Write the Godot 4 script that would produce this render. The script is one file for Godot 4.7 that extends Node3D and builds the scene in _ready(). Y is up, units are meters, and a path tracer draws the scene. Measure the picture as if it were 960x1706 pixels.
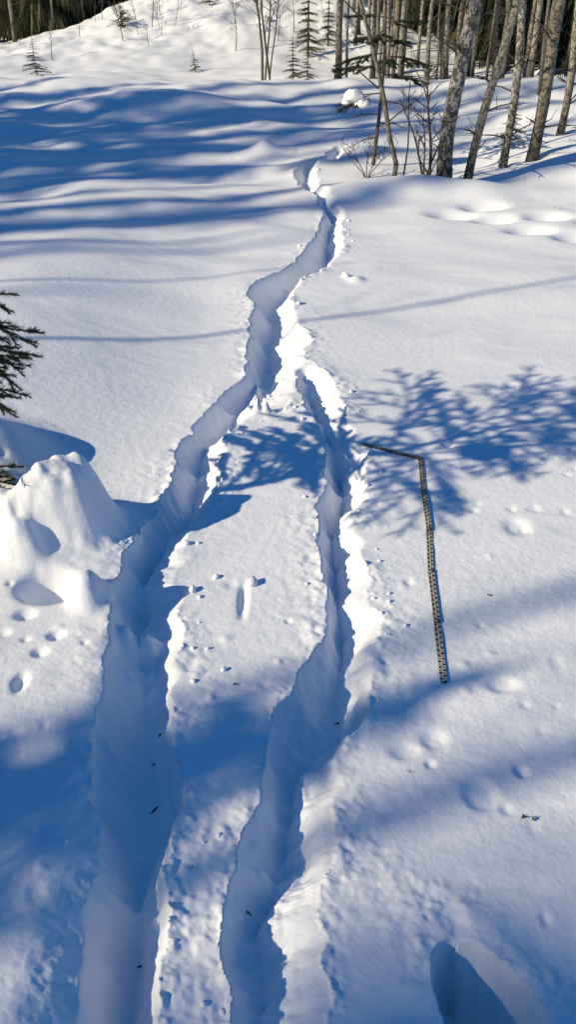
extends Node3D
# A snowfield at the edge of a wood: two ploughed tracks that join, a folding ruler laid out beside them.
# Positions are written as (x, f): metres to the right of and in front of the place where the photographer stands; z = -f.

const SUN_TURN := 0.402      # shadows run to the right and this far forward
const SUN_HEIGHT := 0.489    # 28 degrees
var rng := RandomNumberGenerator.new()
var names := {}
var M := {}
var n_low := FastNoiseLite.new()
var n_mid := FastNoiseLite.new()
var n_fine := FastNoiseLite.new()
var n_crumb := FastNoiseLite.new()

func _ready() -> void:
	rng.seed = 7
	var cam := Camera3D.new(); cam.name = "camera"
	cam.fov = 62.0; cam.near = 0.05; cam.far = 3000.0
	cam.position = Vector3(0, 1.47, 0); cam.rotation_degrees = Vector3(-34, 0, 0)
	add_child(cam)
	var env := Environment.new()
	var sky := Sky.new(); var sm := ProceduralSkyMaterial.new()
	sm.sky_top_color = Color(0.13, 0.37, 0.63); sm.sky_horizon_color = Color(0.35, 0.55, 0.67); sm.sky_curve = 0.12
	sm.ground_bottom_color = Color(0.5, 0.52, 0.56); sm.ground_horizon_color = Color(0.6, 0.64, 0.7)
	sm.sun_angle_max = 8.0
	sky.sky_material = sm
	env.background_mode = Environment.BG_SKY; env.sky = sky
	env.tonemap_mode = Environment.TONE_MAPPER_LINEAR; env.tonemap_exposure = 0.91
	env.sdfgi_enabled = true; env.ssao_enabled = true; env.ssil_enabled = true
	var we := WorldEnvironment.new(); we.name = "world_environment"; we.environment = env; add_child(we)
	var sun := DirectionalLight3D.new(); sun.name = "sun"
	var d := Vector3(cos(SUN_HEIGHT) * cos(SUN_TURN), -sin(SUN_HEIGHT), -cos(SUN_HEIGHT) * sin(SUN_TURN))
	sun.basis = Basis.looking_at(d, Vector3.UP)
	sun.light_energy = 1.6; sun.light_color = Color(1.0, 0.945, 0.82); sun.light_angular_distance = 0.5; sun.shadow_enabled = true
	add_child(sun)

	noises(); materials(); tables()
	ground()
	near_spruce()
	ruler()
	shade_trees()
	birch_group()
	saplings()
	forest()
	litter()

# ------------------------------------------------------------------ helpers
func numbered(s: String) -> String:
	var k: int = names.get(s, 0); names[s] = k + 1
	return s if k == 0 else "%s_%03d" % [s, k]

func tag(o: Node, label: String, category := "", group := "", kind := "") -> void:
	if label: o.set_meta("label", label)
	if category: o.set_meta("category", category)
	if group: o.set_meta("group", group)
	if kind: o.set_meta("kind", kind)

func thing(called: String, label: String, category: String, at: Vector3, group := "") -> Node3D:
	var o := Node3D.new(); o.name = numbered(called); o.position = at; add_child(o)
	tag(o, label, category, group)
	return o

func part(called: String, mesh: Mesh, mat: Material, parent: Node) -> MeshInstance3D:
	var o := MeshInstance3D.new(); o.name = called; o.mesh = mesh
	if mat: o.material_override = mat
	parent.add_child(o, true)
	return o

func copy(src: Node3D, label: String, group := "") -> Node3D:
	var c: Node3D = src.duplicate()
	c.name = numbered(RegEx.create_from_string("_\\d\\d\\d$").sub(src.name, "")); add_child(c)
	c.set_meta("label", label)
	if group: c.set_meta("group", group)
	return c

func st_new() -> SurfaceTool:
	var st := SurfaceTool.new(); st.begin(Mesh.PRIMITIVE_TRIANGLES); return st

func tube(st: SurfaceTool, pts: PackedVector3Array, radii: PackedFloat32Array, sides := 6, vscale := 1.0, bump := 0.0, foot := 0.0) -> void:
	var n := pts.size(); var rings := []; var along := 0.0
	for i in n:
		var t := (pts[mini(i + 1, n - 1)] - pts[maxi(i - 1, 0)]).normalized()
		var a := t.cross(Vector3(0.31, 0.2, 0.93)).normalized(); var b := t.cross(a)
		if i > 0: along += pts[i].distance_to(pts[i - 1])
		var ring := []
		for k in sides + 1:
			var an := TAU * k / sides
			var dir := a * cos(an) + b * sin(an)
			var r := radii[i]
			if bump > 0.0: r *= 1.0 + bump * n_mid.get_noise_3d(cos(an) * 0.5 + pts[i].x * 7.0, pts[i].y * 3.0, sin(an) * 0.5 + pts[i].z * 7.0)
			ring.append([pts[i] + dir * r, dir, Vector2(float(k) / sides, along * vscale)])
		rings.append(ring)
	for i in n - 1:
		for k in sides:
			for q in [rings[i][k], rings[i + 1][k], rings[i + 1][k + 1], rings[i][k], rings[i + 1][k + 1], rings[i][k + 1]]:
				if foot > 0.0:
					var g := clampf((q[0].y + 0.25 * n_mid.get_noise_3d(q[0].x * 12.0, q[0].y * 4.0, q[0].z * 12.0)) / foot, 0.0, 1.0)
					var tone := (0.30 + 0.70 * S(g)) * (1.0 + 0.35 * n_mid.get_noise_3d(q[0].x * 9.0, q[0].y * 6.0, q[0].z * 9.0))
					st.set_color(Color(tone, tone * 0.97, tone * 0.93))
				st.set_normal(q[1]); st.set_uv(q[2]); st.add_vertex(q[0])
	for k in sides:
		var top: Array = rings[n - 1]
		for q in [top[k], [pts[n - 1], (pts[n - 1] - pts[n - 2]).normalized(), Vector2()], top[k + 1]]:
			st.set_normal(q[1]); st.set_uv(q[2]); st.add_vertex(q[0])

func tri(st: SurfaceTool, a: Vector3, b: Vector3, c: Vector3) -> void:
	var nn := (c - a).cross(b - a).normalized()
	st.set_normal(nn); st.set_uv(Vector2(0, 0)); st.add_vertex(a)
	st.set_normal(nn); st.set_uv(Vector2(0, 1)); st.add_vertex(b)
	st.set_normal(nn); st.set_uv(Vector2(1, 1)); st.add_vertex(c)

func S(t: float) -> float:
	t = clampf(t, 0.0, 1.0)
	return t * t * (3.0 - 2.0 * t)

func noises() -> void:
	for q in [[n_low, 11, 1.0, 3], [n_mid, 23, 1.0, 3], [n_fine, 37, 1.0, 3], [n_crumb, 51, 1.0, 2]]:
		var n: FastNoiseLite = q[0]
		n.seed = q[1]; n.frequency = q[2]; n.fractal_octaves = q[3]
		n.noise_type = FastNoiseLite.TYPE_SIMPLEX_SMOOTH; n.fractal_type = FastNoiseLite.FRACTAL_FBM
	n_crumb.noise_type = FastNoiseLite.TYPE_CELLULAR; n_crumb.cellular_return_type = FastNoiseLite.RETURN_DISTANCE

func noise_tex(size: int, freq: float, oct: int, seed_: int, ramp: Gradient = null) -> NoiseTexture2D:
	var t := NoiseTexture2D.new(); t.width = size; t.height = size; t.seamless = true
	var n := FastNoiseLite.new(); n.seed = seed_; n.frequency = freq; n.fractal_octaves = oct; n.noise_type = FastNoiseLite.TYPE_SIMPLEX_SMOOTH
	t.noise = n
	if ramp: t.color_ramp = ramp
	return t

func mat(c: Color, rough := 0.9) -> StandardMaterial3D:
	var m := StandardMaterial3D.new(); m.albedo_color = c.linear_to_srgb(); m.roughness = rough
	return m

func birch_image(seed_: int, pale: Color, dirty: float) -> ImageTexture:
	var w := 128; var h := 512
	var im := Image.create(w, h, false, Image.FORMAT_RGB8)
	var a := FastNoiseLite.new(); a.seed = seed_; a.frequency = 1.0; a.fractal_octaves = 4; a.noise_type = FastNoiseLite.TYPE_SIMPLEX_SMOOTH
	var r := RandomNumberGenerator.new(); r.seed = seed_
	for y in h:
		for x in w:
			var an := TAU * x / w
			var cx := cos(an); var cy := sin(an); var v := y * 8.0 / h
			var patch := 0.6 * a.get_noise_3d(cx * 0.9, v * 2.2, cy * 0.9) + 0.55 * a.get_noise_3d(cx * 2.4, v * 5.0, cy * 2.4 + 7.0)
			var streak := a.get_noise_3d(cx * 0.8 + 20.0, v * 14.0, cy * 0.8)
			var grain := a.get_noise_3d(cx * 5.0, v * 20.0, cy * 5.0 + 40.0)
			var dark := smoothstep(0.06 - dirty, 0.34 - dirty, patch) * 0.9 + smoothstep(0.2, 0.42, streak) * 0.5
			var lich := smoothstep(0.0, 0.35, a.get_noise_3d(cx * 1.5 + 9.0, v * 2.5, cy * 1.5))
			var c := pale.lerp(Color(0.28, 0.27, 0.17), lich * 0.55)
			c = c * (1.0 + 0.6 * grain)
			c = c.lerp(Color(0.05, 0.045, 0.035), clampf(dark, 0.0, 0.95))
			im.set_pixel(x, y, c.clamp().linear_to_srgb())
	return ImageTexture.create_from_image(im)

func materials() -> void:
	var s := mat(Color(0.93, 0.935, 0.94), 0.85)
	s.metallic_specular = 0.35
	s.heightmap_enabled = true; s.heightmap_texture = noise_tex(512, 0.035, 5, 5); s.heightmap_scale = 0.075
	s.uv1_triplanar = true; s.uv1_world_triplanar = true; s.uv1_scale = Vector3(3.1, 3.1, 3.1)
	M.snow = s
	for k in 3:
		var b := mat(Color.WHITE, 0.85)
		b.vertex_color_use_as_albedo = true; b.albedo_texture = birch_image(61 + k, [Color(0.40, 0.36, 0.29), Color(0.26, 0.225, 0.18), Color(0.50, 0.47, 0.42)][k], [0.10, 0.17, 0.22][k])
		M["birch%d" % k] = b
	var g := Gradient.new(); g.set_color(0, Color(0.05, 0.04, 0.03).linear_to_srgb()); g.set_color(1, Color(0.20, 0.15, 0.11).linear_to_srgb())
	var bk := mat(Color.WHITE, 0.95); bk.albedo_texture = noise_tex(128, 0.06, 4, 9, g)
	bk.uv1_triplanar = true; bk.uv1_scale = Vector3(6, 2, 6)
	M.bark = bk
	M.twig = mat(Color(0.075, 0.055, 0.04)); M.dead = mat(Color(0.13, 0.11, 0.085))
	M.needle = mat(Color(0.030, 0.055, 0.018), 0.6); M.needle.backlight_enabled = true; M.needle.backlight = Color(0.02, 0.04, 0.01)
	M.needle_dark = mat(Color(0.030, 0.046, 0.018), 0.8)
	M.needle_olive = mat(Color(0.085, 0.090, 0.036), 0.8)

# ------------------------------------------------------------------ the ground
const L := [0.550, -0.346, -0.213, 0.691, -0.350, -0.224, 0.790, -0.355, -0.240, 0.901, -0.356, -0.243, 1.027, -0.368, -0.252, 1.096, -0.396, -0.238, 1.250, -0.416, -0.262, 1.336, -0.418, -0.282, 1.488, -0.429, -0.314, 1.594, -0.440, -0.335, 1.685, -0.455, -0.359, 1.757, -0.465, -0.350, 1.888, -0.460, -0.366, 1.972, -0.445, -0.367, 2.092, -0.425, -0.324, 2.257, -0.388, -0.285, 2.441, -0.385, -0.261, 2.603, -0.371, -0.273, 2.782, -0.330, -0.198, 2.980, -0.255, -0.144, 3.142, -0.188, -0.097, 3.340, -0.166, -0.075]
const K := [2.830, -0.190, -0.089, 3.086, -0.162, -0.048, 3.318, -0.169, -0.030, 3.647, -0.176, -0.014, 3.948, -0.159, -0.029, 4.115, -0.203, -0.030, 4.292, -0.160, 0.015, 4.434, -0.038, 0.120, 4.583, 0.033, 0.179, 4.796, 0.084, 0.253, 5.025, 0.158, 0.292, 5.338, 0.197, 0.291, 5.614, 0.242, 0.328, 5.993, 0.194, 0.271, 6.330, 0.097, 0.197, 6.701, 0.058, 0.166, 7.005, 0.104, 0.190, 7.221, 0.254, 0.370, 7.568, 0.351, 0.439, 7.817, 0.420, 0.495]
const R := [0.55, -0.09, -0.03, 0.691, -0.093, -0.028, 0.790, -0.109, -0.010, 0.833, -0.107, -0.002, 0.878, -0.105, -0.024, 0.901, -0.105, -0.013, 0.962, -0.091, 0.019, 1.027, -0.082, 0.035, 1.111, -0.061, 0.039, 1.218, -0.045, 0.036, 1.336, -0.024, 0.133, 1.429, 0.017, 0.155, 1.529, 0.059, 0.165, 1.616, 0.091, 0.174, 1.757, 0.106, 0.164, 1.861, 0.100, 0.167, 2.031, 0.088, 0.180, 2.189, 0.093, 0.171, 2.257, 0.104, 0.222, 2.480, 0.132, 0.219, 2.604, 0.122, 0.204, 2.782, 0.099, 0.170, 2.878, 0.068, 0.151, 3.086, 0.029, 0.136, 3.318, 0.018, 0.070]
# f, depth of the floor, width of the bright upper slope on the right
const L_D := [0.500, 0.135, 0.020, 1.000, 0.144, 0.015, 1.400, 0.126, 0.015, 1.500, 0.108, 0.050, 1.700, 0.144, 0.060, 1.950, 0.144, 0.050, 2.200, 0.135, 0.040, 2.600, 0.126, 0.040, 2.900, 0.108, 0.040, 3.340, 0.126, 0.030]
const K_D := [2.800, 0.036, 0.050, 3.050, 0.058, 0.080, 3.200, 0.144, 0.100, 3.500, 0.158, 0.110, 3.800, 0.144, 0.060, 4.000, 0.122, 0.050, 4.200, 0.158, 0.050, 4.500, 0.151, 0.045, 5.000, 0.144, 0.030, 6.000, 0.115, 0.030, 7.000, 0.094, 0.030, 7.820, 0.072, 0.030]
const R_D := [0.500, 0.107, 0.100, 0.800, 0.115, 0.070, 1.000, 0.131, 0.060, 1.250, 0.131, 0.050, 1.450, 0.115, 0.030, 1.700, 0.122, 0.053, 2.000, 0.131, 0.038, 2.250, 0.146, 0.022, 2.600, 0.131, 0.050, 3.000, 0.122, 0.060, 3.320, 0.054, 0.030]
const STEP := 0.005
var tr := []   # per track: first f, then packed arrays of left, right, depth, slope

func table(t: Array, col: int, f: float) -> float:
	var n := t.size() / 3
	if f <= t[0]: return t[col]
	for i in n - 1:
		if f <= t[(i + 1) * 3]:
			var u: float = (f - t[i * 3]) / (t[(i + 1) * 3] - t[i * 3])
			return lerpf(t[i * 3 + col], t[(i + 1) * 3 + col], u)
	return t[(n - 1) * 3 + col]

func tables() -> void:
	for q in [[L, L_D, 0.0], [K, K_D, 40.0], [R, R_D, 80.0]]:
		var t: Array = q[0]; var f0: float = t[0]; var f1: float = t[t.size() - 3]
		var n := int((f1 - f0) / STEP) + 1
		var a := PackedFloat32Array(); var b := PackedFloat32Array(); var c := PackedFloat32Array(); var e := PackedFloat32Array()
		for i in n:
			var f := f0 + i * STEP
			var j: float = q[2]
			var pace := 0.30 if f < 3.0 else 0.40
			var tread := pow(absf(sin(PI * (f / pace + 0.5 * n_mid.get_noise_2d(f * 1.5, j + 60.0) + j))), 0.7)
			var pinch := 0.014 * (1.0 - tread) * S((f - 1.2) / 0.8)
			a.append(table(t, 1, f) + 0.012 * n_mid.get_noise_2d(f * 4.0, j) + pinch + 0.004 * n_fine.get_noise_2d(f * 17.0, j))
			b.append(table(t, 2, f) + 0.012 * n_mid.get_noise_2d(f * 5.0, j + 9.0) - pinch + 0.006 * n_fine.get_noise_2d(f * 19.0, j + 9.0))
			var end := S((f - f0) / 0.12 if q[2] > 0.0 and f0 > 1.0 else 1.0) * S((f1 - f) / 0.12)
			c.append(table(q[1], 1, f) * end * (0.70 + 0.38 * tread + 0.2 * n_mid.get_noise_2d(f * 2.4, j + 3.0)))
			e.append(table(q[1], 2, f) * (1.0 + 0.4 * n_mid.get_noise_2d(f * 6.0, j + 5.0)) + 0.005)
		tr.append([f0, f1, a, b, c, e])

# centre x, centre f, half-width, half-length, height (negative: a hollow), sharpness
const BUMPS := [
	-0.20, 7.57, 0.12, 0.14, 0.10, 0.75,  -1.4, 9.6, 1.3, 0.35, 0.13, 1.0,  1.0, 6.12, 0.8, 0.2, 0.10, 1.2,
	-1.05, 2.38, 0.26, 0.20, 0.16, 1.5,  -0.625, 2.03, 0.115, 0.095, 0.14, 1.9,  -0.79, 1.95, 0.09, 0.075, 0.07, 1.7,  -0.76, 2.16, 0.11, 0.08, 0.03, 1.7,  -0.93, 2.10, 0.11, 0.09, 0.04, 1.7,  -0.57, 2.11, 0.06, 0.06, 0.05, 1.6,  -0.72, 1.87, 0.06, 0.04, 0.04, 1.5,
	1.05, 5.55, 0.14, 0.09, -0.06, 1.3,  1.30, 5.42, 0.13, 0.08, -0.06, 1.3,  1.46, 5.18, 0.12, 0.07, -0.07, 1.4,  1.72, 5.05, 0.14, 0.08, -0.07, 1.4,  1.28, 5.72, 0.13, 0.08, -0.06, 1.4,  1.62, 5.45, 0.13, 0.08, -0.07, 1.4,  1.95, 5.3, 0.15, 0.1, -0.06, 1.4,
	-0.625, 1.745, 0.075, 0.060, -0.070, 2.0,  -0.515, 1.70, 0.042, 0.052, 0.075, 1.5,
	-0.66, 1.63, 0.024, 0.020, -0.016, 1.5,  -0.565, 1.55, 0.019, 0.018, -0.014, 1.5,  -0.59, 1.49, 0.017, 0.016, -0.012, 1.5,  -0.61, 1.39, 0.016, 0.030, -0.015, 1.5,  -0.70, 1.56, 0.02, 0.015, -0.010, 1.5,
	0.69, 2.10, 0.036, 0.045, -0.012, 1.6,  0.51, 1.45, 0.036, 0.024, -0.010, 1.6,  0.255, 1.25, 0.030, 0.022, -0.008, 1.6,  0.325, 1.285, 0.028, 0.028, -0.009, 1.6,  0.40, 1.14, 0.035, 0.04, -0.010, 2.2,  0.50, 1.20, 0.015, 0.015, -0.012, 2.0,
	0.56, 2.6, 0.02, 0.02, -0.012, 1.5,  0.9, 3.1, 0.03, 0.03, -0.015, 1.5,  0.35, 4.3, 0.04, 0.04, 0.02, 1.2,
	-0.12, 1.76, 0.012, 0.07, -0.012, 1.4,
	1.11, 6.28, 0.11, 0.10, -0.035, 1.3,  1.28, 6.31, 0.08, 0.08, -0.03, 1.3,  1.63, 6.78, 0.08, 0.08, -0.03, 1.3,  1.86, 6.84, 0.10, 0.10, -0.035, 1.3,  2.24, 7.55, 0.09, 0.09, -0.03, 1.3,
]
const AFTER := [-0.375, 1.60, 0.06, 0.035, 0.08, 1.3]
var near_bumps := []

func pile(x: float, f: float, list: Array) -> float:
	var h := 0.0
	for q in list:
		var dx: float = (x - q[0]) / q[2]; var df: float = (f - q[1]) / q[3]
		var d2 := dx * dx + df * df
		if d2 < 5.0: h += q[4] * exp(-pow(d2, q[5]))
	return h

func lay(x: float, f: float) -> float:      # the untrodden snow
	var far := S((f - 3.0) / 5.0)
	var h := (0.016 + 0.05 * far) * n_low.get_noise_2d(x * 0.55, f * 0.7 + 3.0)
	h += (0.006 + 0.034 * far * (1.0 - 0.5 * S((f - 14.0) / 8.0))) * n_mid.get_noise_2d(x * 0.5 + 7.0, f * 1.3)
	h += 0.13 * S(-x - 0.35) * S(f - 2.0) * (1.0 - S((f - 4.2) / 2.0))
	h += 0.06 * S((-x - 0.30) / 0.16) * (1.0 - S((f - 1.7) / 0.5))
	h += 0.16 * S((x - 1.2) / 1.5) * S((f - 4.8) / 2.0) * (1.0 - S((f - 8.5) / 2.0))
	h += 0.13 * exp(-pow((f - 10.7 - 0.15 * sin(x * 1.3)) / 0.55, 2.0)) - 0.10 * S((f - 11.0) / 0.9)
	if f > 12.0:
		var w := S((x + 5.1) / 3.8) * (1.0 - S((x - 0.6) / 2.6))
		h += (0.98 * w * S((f - 13.0) / 7.0) - 0.35 * S((-x - 4.0) / 3.0) * S((f - 13.0) / 5.0)) * (1.0 - 0.6 * S((f - 24.0) / 8.0))
		h += 0.10 * S((f - 13.0) / 3.0) * n_mid.get_noise_2d(x * 0.9, f * 0.9 + 50.0)
		h += 4.0 * S((f - 60.0) / 140.0) * (0.5 + n_low.get_noise_2d(x * 0.01, f * 0.01))
	return h

func height(x: float, f: float) -> float:
	var h := lay(x, f)
	if f < 0.3 or f > 12.5 or absf(x) > 4.0: return h
	var near: Array = near_bumps[clampi(int(f * 4.0), 0, near_bumps.size() - 1)]
	h += pile(x, f, near)
	# the snow heaped over the lower boughs of the young spruce
	if f < 3.0 and x < -0.2:
		var dx := (x + 0.76) / 0.27; var df := (f - 2.06) / (0.20 if f < 2.06 else 0.16)
		var d2 := dx * dx + df * df
		if d2 < 3.5:
			var m := exp(-pow(d2, 1.6)) * (0.11 + 0.04 * n_mid.get_noise_2d(x * 5.0, f * 5.0) + 0.013 * n_fine.get_noise_2d(x * 11.0 + f * 3.0, f * 14.0) - 0.02 * (n_crumb.get_noise_2d(x * 9.0, f * 10.0) + 0.5))
			h += m
		var ex := (x + 0.90) / 0.10; var ef := (f - 1.90) / 0.05
		h -= 0.12 * exp(-pow(ex * ex + ef * ef, 1.6))
		ex = (x + 0.86) / 0.07; ef = (f - 2.16) / 0.045
		h -= 0.10 * exp(-pow(ex * ex + ef * ef, 1.6))
	# trodden tracks
	var cut := 0.0; var edge := 9.0
	for t in tr:
		if f < t[0] or f > t[1]: continue
		var i := mini(int((f - t[0]) / STEP), t[2].size() - 1)
		var j := 0.013 * n_fine.get_noise_2d(x * 7.0, f * 7.0) + 0.016 * (n_crumb.get_noise_2d(x * 17.0, f * 17.0) + 0.55) * S(0.5 + 1.6 * n_mid.get_noise_2d(x * 2.5 + 30.0, f * 2.5))
		var sl: float = x - t[2][i] + j; var sr: float = t[3][i] - x + j
		var dep: float = t[4][i]; var rw: float = t[5][i]
		edge = minf(edge, maxf(-sl, -sr - rw))
		if sl <= 0.0 or sr <= -rw: continue
		var wid: float = t[3][i] - t[2][i]
		var lip := minf(0.50 * wid, 0.6 * dep)
		var a := dep * pow(S(minf(sl / 0.085, 1.0) * 0.5 + 0.5) * 2.0 - 1.0, 0.9)
		var b: float
		if sr < 0.0: b = lip * pow(1.0 + sr / rw, 1.3)
		else: b = lip + (dep - lip) * S(sr / 0.05)
		cut = maxf(cut, minf(a, b))
	# the boot hole at the lower right
	if f < 1.1 and x > 0.15 and x < 0.6:
		var px := x - 0.335 - (0.70 - f) * 0.30; var pf := f - 0.68
		px += 0.008 * n_fine.get_noise_2d(x * 12.0, f * 12.0)
		var q := sqrt(px * px / 0.0070 + pf * pf / 0.0225)
		var run := 0.18 if px < 0.0 else 0.42
		if q < 1.0: cut = maxf(cut, 0.21 * S((1.0 - q) / run))
		edge = minf(edge, (q - 1.0) * 0.08)
		if px > 0.0: h += 0.010 * exp(-pow((q - 1.3) / 0.4, 2.0)) * S((0.95 - f) / 0.1) * S(px / 0.05)
	if cut > 0.0:
		h -= cut
		h += (0.016 * n_fine.get_noise_2d(x * 8.0, f * 6.0) + 0.007 * n_fine.get_noise_2d(x * 28.0, f * 28.0 + 5.0) - 0.015 * (n_crumb.get_noise_2d(x * 21.0, f * 16.0) + 0.5)) * minf(1.0, cut / 0.05)
		h += pile(x, f, after_bumps) * S(cut / 0.08)
	elif edge < 0.22:
		# crumbs thrown out along the rim
		var w := exp(-edge / 0.05) * S(0.5 + 0.9 * n_mid.get_noise_2d(x * 3.0, f * 3.0 + 20.0))
		var c := n_fine.get_noise_2d(x * 22.0 + 3.0, f * 22.0)
		h += w * (0.014 * maxf(0.0, -0.35 - n_crumb.get_noise_2d(x * 26.0, f * 26.0)) * 2.0 + 0.012 * maxf(0.0, c - 0.12) + 0.003 * n_fine.get_noise_2d(x * 50.0, f * 50.0) + 0.004)
	if f < 6.0:
		var worn := S(0.5 + 1.5 * n_mid.get_noise_2d(x * 1.1 + 70.0, f * 1.1))
		h += (0.0004 + 0.0008 * worn) * n_fine.get_noise_2d(x * 26.0, f * 26.0) + 0.0022 * (1.0 - worn) * n_mid.get_noise_2d(x * 5.0 + f * 3.0, f * 9.0)
	return h

var after_bumps := []
var ground_rows := []
var us := PackedFloat32Array()
var fs := PackedFloat32Array()

func row_width(f: float) -> float:
	return 0.55 + 0.42 * maxf(f, 0.4)

func ground_row(i: int) -> void:
	var f := fs[i]; var w := row_width(f)
	var a := PackedFloat32Array(); a.resize(us.size())
	for k in us.size(): a[k] = height(us[k] * w, f)
	ground_rows[i] = a

func ground() -> void:
	for i in 56: near_bumps.append([])
	var all := []
	for k in BUMPS.size() / 6: all.append(BUMPS.slice(k * 6, k * 6 + 6))
	for k in AFTER.size() / 6: after_bumps.append(AFTER.slice(k * 6, k * 6 + 6))
	for k in 150:                                   # little pits where clods and drips fell
		var f := rng.randf_range(0.62, 2.6); var x := rng.randf_range(-0.85, 0.9) * (0.5 + 0.3 * f)
		var r := rng.randf_range(0.007, 0.016)
		all.append([x, f, r, r * rng.randf_range(0.7, 1.6), (-1.0 if rng.randf() < 0.7 else 0.8) * rng.randf_range(0.002, 0.006), 1.3])
	for q in all:
		for i in 56:
			if absf(q[1] - (i + 0.5) / 4.0) < q[3] * 2.3 + 0.13: near_bumps[i].append(q)
	var nu := 720
	for k in 26: us.append(-1.55 * pow(1.18, 26 - k))
	for k in nu: us.append(-1.55 + 3.1 * k / (nu - 1.0))
	for k in 26: us.append(1.55 * pow(1.18, k + 1))
	for q in [-60.0, -30.0, -15.0, -8.0, -4.0, -2.0, -1.0, -0.4, 0.0, 0.2, 0.35]: fs.append(q)
	var f := 0.45
	while f < 13.5: fs.append(f); f += f * (0.0037 if f < 9.0 else 0.006)
	while f < 30.0: fs.append(f); f *= 1.012
	while f < 900.0: fs.append(f); f *= 1.06
	ground_rows.resize(fs.size())
	var job := WorkerThreadPool.add_group_task(ground_row, fs.size())
	WorkerThreadPool.wait_for_group_task_completion(job)
	var nx := us.size(); var nf := fs.size()
	var v := PackedVector3Array(); v.resize(nx * nf)
	for i in nf:
		var w := row_width(fs[i]); var a: PackedFloat32Array = ground_rows[i]; var z := -fs[i]
		for k in nx: v[i * nx + k] = Vector3(us[k] * w, a[k], z)
	var nor := PackedVector3Array(); nor.resize(nx * nf)
	for i in nf:
		var up := mini(i + 1, nf - 1) * nx; var dn := maxi(i - 1, 0) * nx
		for k in nx:
			nor[i * nx + k] = (v[i * nx + mini(k + 1, nx - 1)] - v[i * nx + maxi(k - 1, 0)]).cross(v[up + k] - v[dn + k]).normalized()
	var ix := PackedInt32Array(); ix.resize((nx - 1) * (nf - 1) * 6)
	var p := 0
	for i in nf - 1:
		for k in nx - 1:
			var o := i * nx + k
			ix[p] = o; ix[p + 1] = o + nx; ix[p + 2] = o + nx + 1
			ix[p + 3] = o; ix[p + 4] = o + nx + 1; ix[p + 5] = o + 1
			p += 6
	var arr := []; arr.resize(Mesh.ARRAY_MAX)
	arr[Mesh.ARRAY_VERTEX] = v; arr[Mesh.ARRAY_NORMAL] = nor; arr[Mesh.ARRAY_INDEX] = ix
	var am := ArrayMesh.new(); am.add_surface_from_arrays(Mesh.PRIMITIVE_TRIANGLES, arr)
	var g := part("snow_ground", am, M.snow, self)
	tag(g, "white snow cover of the clearing, cut by two trodden tracks that join", "", "", "structure")
	print("ground ", nx * nf, " ", Time.get_ticks_msec())

func on(x: float, f: float, up := 0.0) -> Vector3:
	return Vector3(x, height(x, f) + up, -f)

# ------------------------------------------------------------------ spruces
func needles(st: SurfaceTool, a: Vector3, b: Vector3, per_metre: float, length: float, r: RandomNumberGenerator, wide := 0.0034) -> void:
	var t := (b - a).normalized(); var u := t.cross(Vector3(0.2, 0.9, 0.4)).normalized(); var w := t.cross(u)
	var n := int(a.distance_to(b) * per_metre) + 3
	for i in n:
		var p := a.lerp(b, (i + r.randf()) / n); var an := r.randf() * TAU
		var out := (u * cos(an) + w * sin(an) + t * r.randf_range(0.5, 1.1)).normalized()
		out.y += 0.15
		var side := out.cross(t).normalized() * wide * 0.5
		tri(st, p - side, p + side, p + out * length * r.randf_range(0.7, 1.1))

func bough(length: float, r: RandomNumberGenerator, droop: float, dense := 1.0, bare := 0.16) -> Array:
	# points along +x; the wood and the needles
	var wood := st_new(); var green := st_new()
	var pts := PackedVector3Array(); var rad := PackedFloat32Array()
	var n := 9
	for i in n:
		var u := i / (n - 1.0)
		pts.append(Vector3(length * u, -droop * length * u * u + 0.25 * droop * length * pow(u, 4.0), 0.03 * length * sin(u * 4.0 + length * 9.0)))
		rad.append(lerpf(0.0035 + length * 0.004, 0.0012, u))
	tube(wood, pts, rad, 5)
	if bare < 0.3: needles(green, pts[2], pts[5], 900.0 * dense, 0.017, r)
	needles(green, pts[5], pts[n - 1], 1300.0 * dense, 0.018, r)
	var k := 0; var along := length * bare
	while along < length * 0.97:
		var u := along / length; var i := int(u * (n - 1)); var p := pts[i].lerp(pts[mini(i + 1, n - 1)], u * (n - 1) - i)
		var side := 1.0 if k % 2 == 0 else -1.0
		var tl := length * (0.10 + 0.42 * sin(PI * minf(1.0, pow(u, 0.7) + 0.04))) * r.randf_range(0.6, 1.1) * (1.0 - 0.3 * u)
		var dir := Vector3(0.85, r.randf_range(-0.38, 0.05) - droop * u, side * r.randf_range(0.55, 1.0)).normalized()
		var e := p + dir * tl + Vector3(0, -0.12 * tl, 0)
		tube(wood, PackedVector3Array([p, p + dir * tl * 0.5, e]), PackedFloat32Array([0.003, 0.0022, 0.001]), 3)
		needles(green, p.lerp(e, 0.1), e, 1200.0 * dense, 0.017, r)
		if tl > 0.10:
			var m := int(tl / 0.045)
			for j in m:
				var q := p.lerp(e, (j + 1.0) / (m + 1.0)); var s2 := 1.0 if j % 2 == 0 else -1.0
				var d2 := (dir + dir.cross(Vector3.UP).normalized() * s2 * 0.85 + Vector3(0, r.randf_range(-0.3, 0.0), 0)).normalized()
				var e2 := q + d2 * tl * r.randf_range(0.28, 0.42) * (1.1 - 0.5 * j / m)
				tube(wood, PackedVector3Array([q, e2]), PackedFloat32Array([0.0018, 0.0008]), 3)
				needles(green, q, e2, 1200.0 * dense, 0.016, r)
		k += 1; along += r.randf_range(0.030, 0.055) * (1.0 + 0.7 * S((length - 0.4) / 0.5))
	return [wood.commit(), green.commit()]

func add_bough(called: String, b: Array, parent: Node) -> MeshInstance3D:
	var o := part(called, b[0], M.bark, parent); part("needles", b[1], M.needle, o)
	return o

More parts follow.
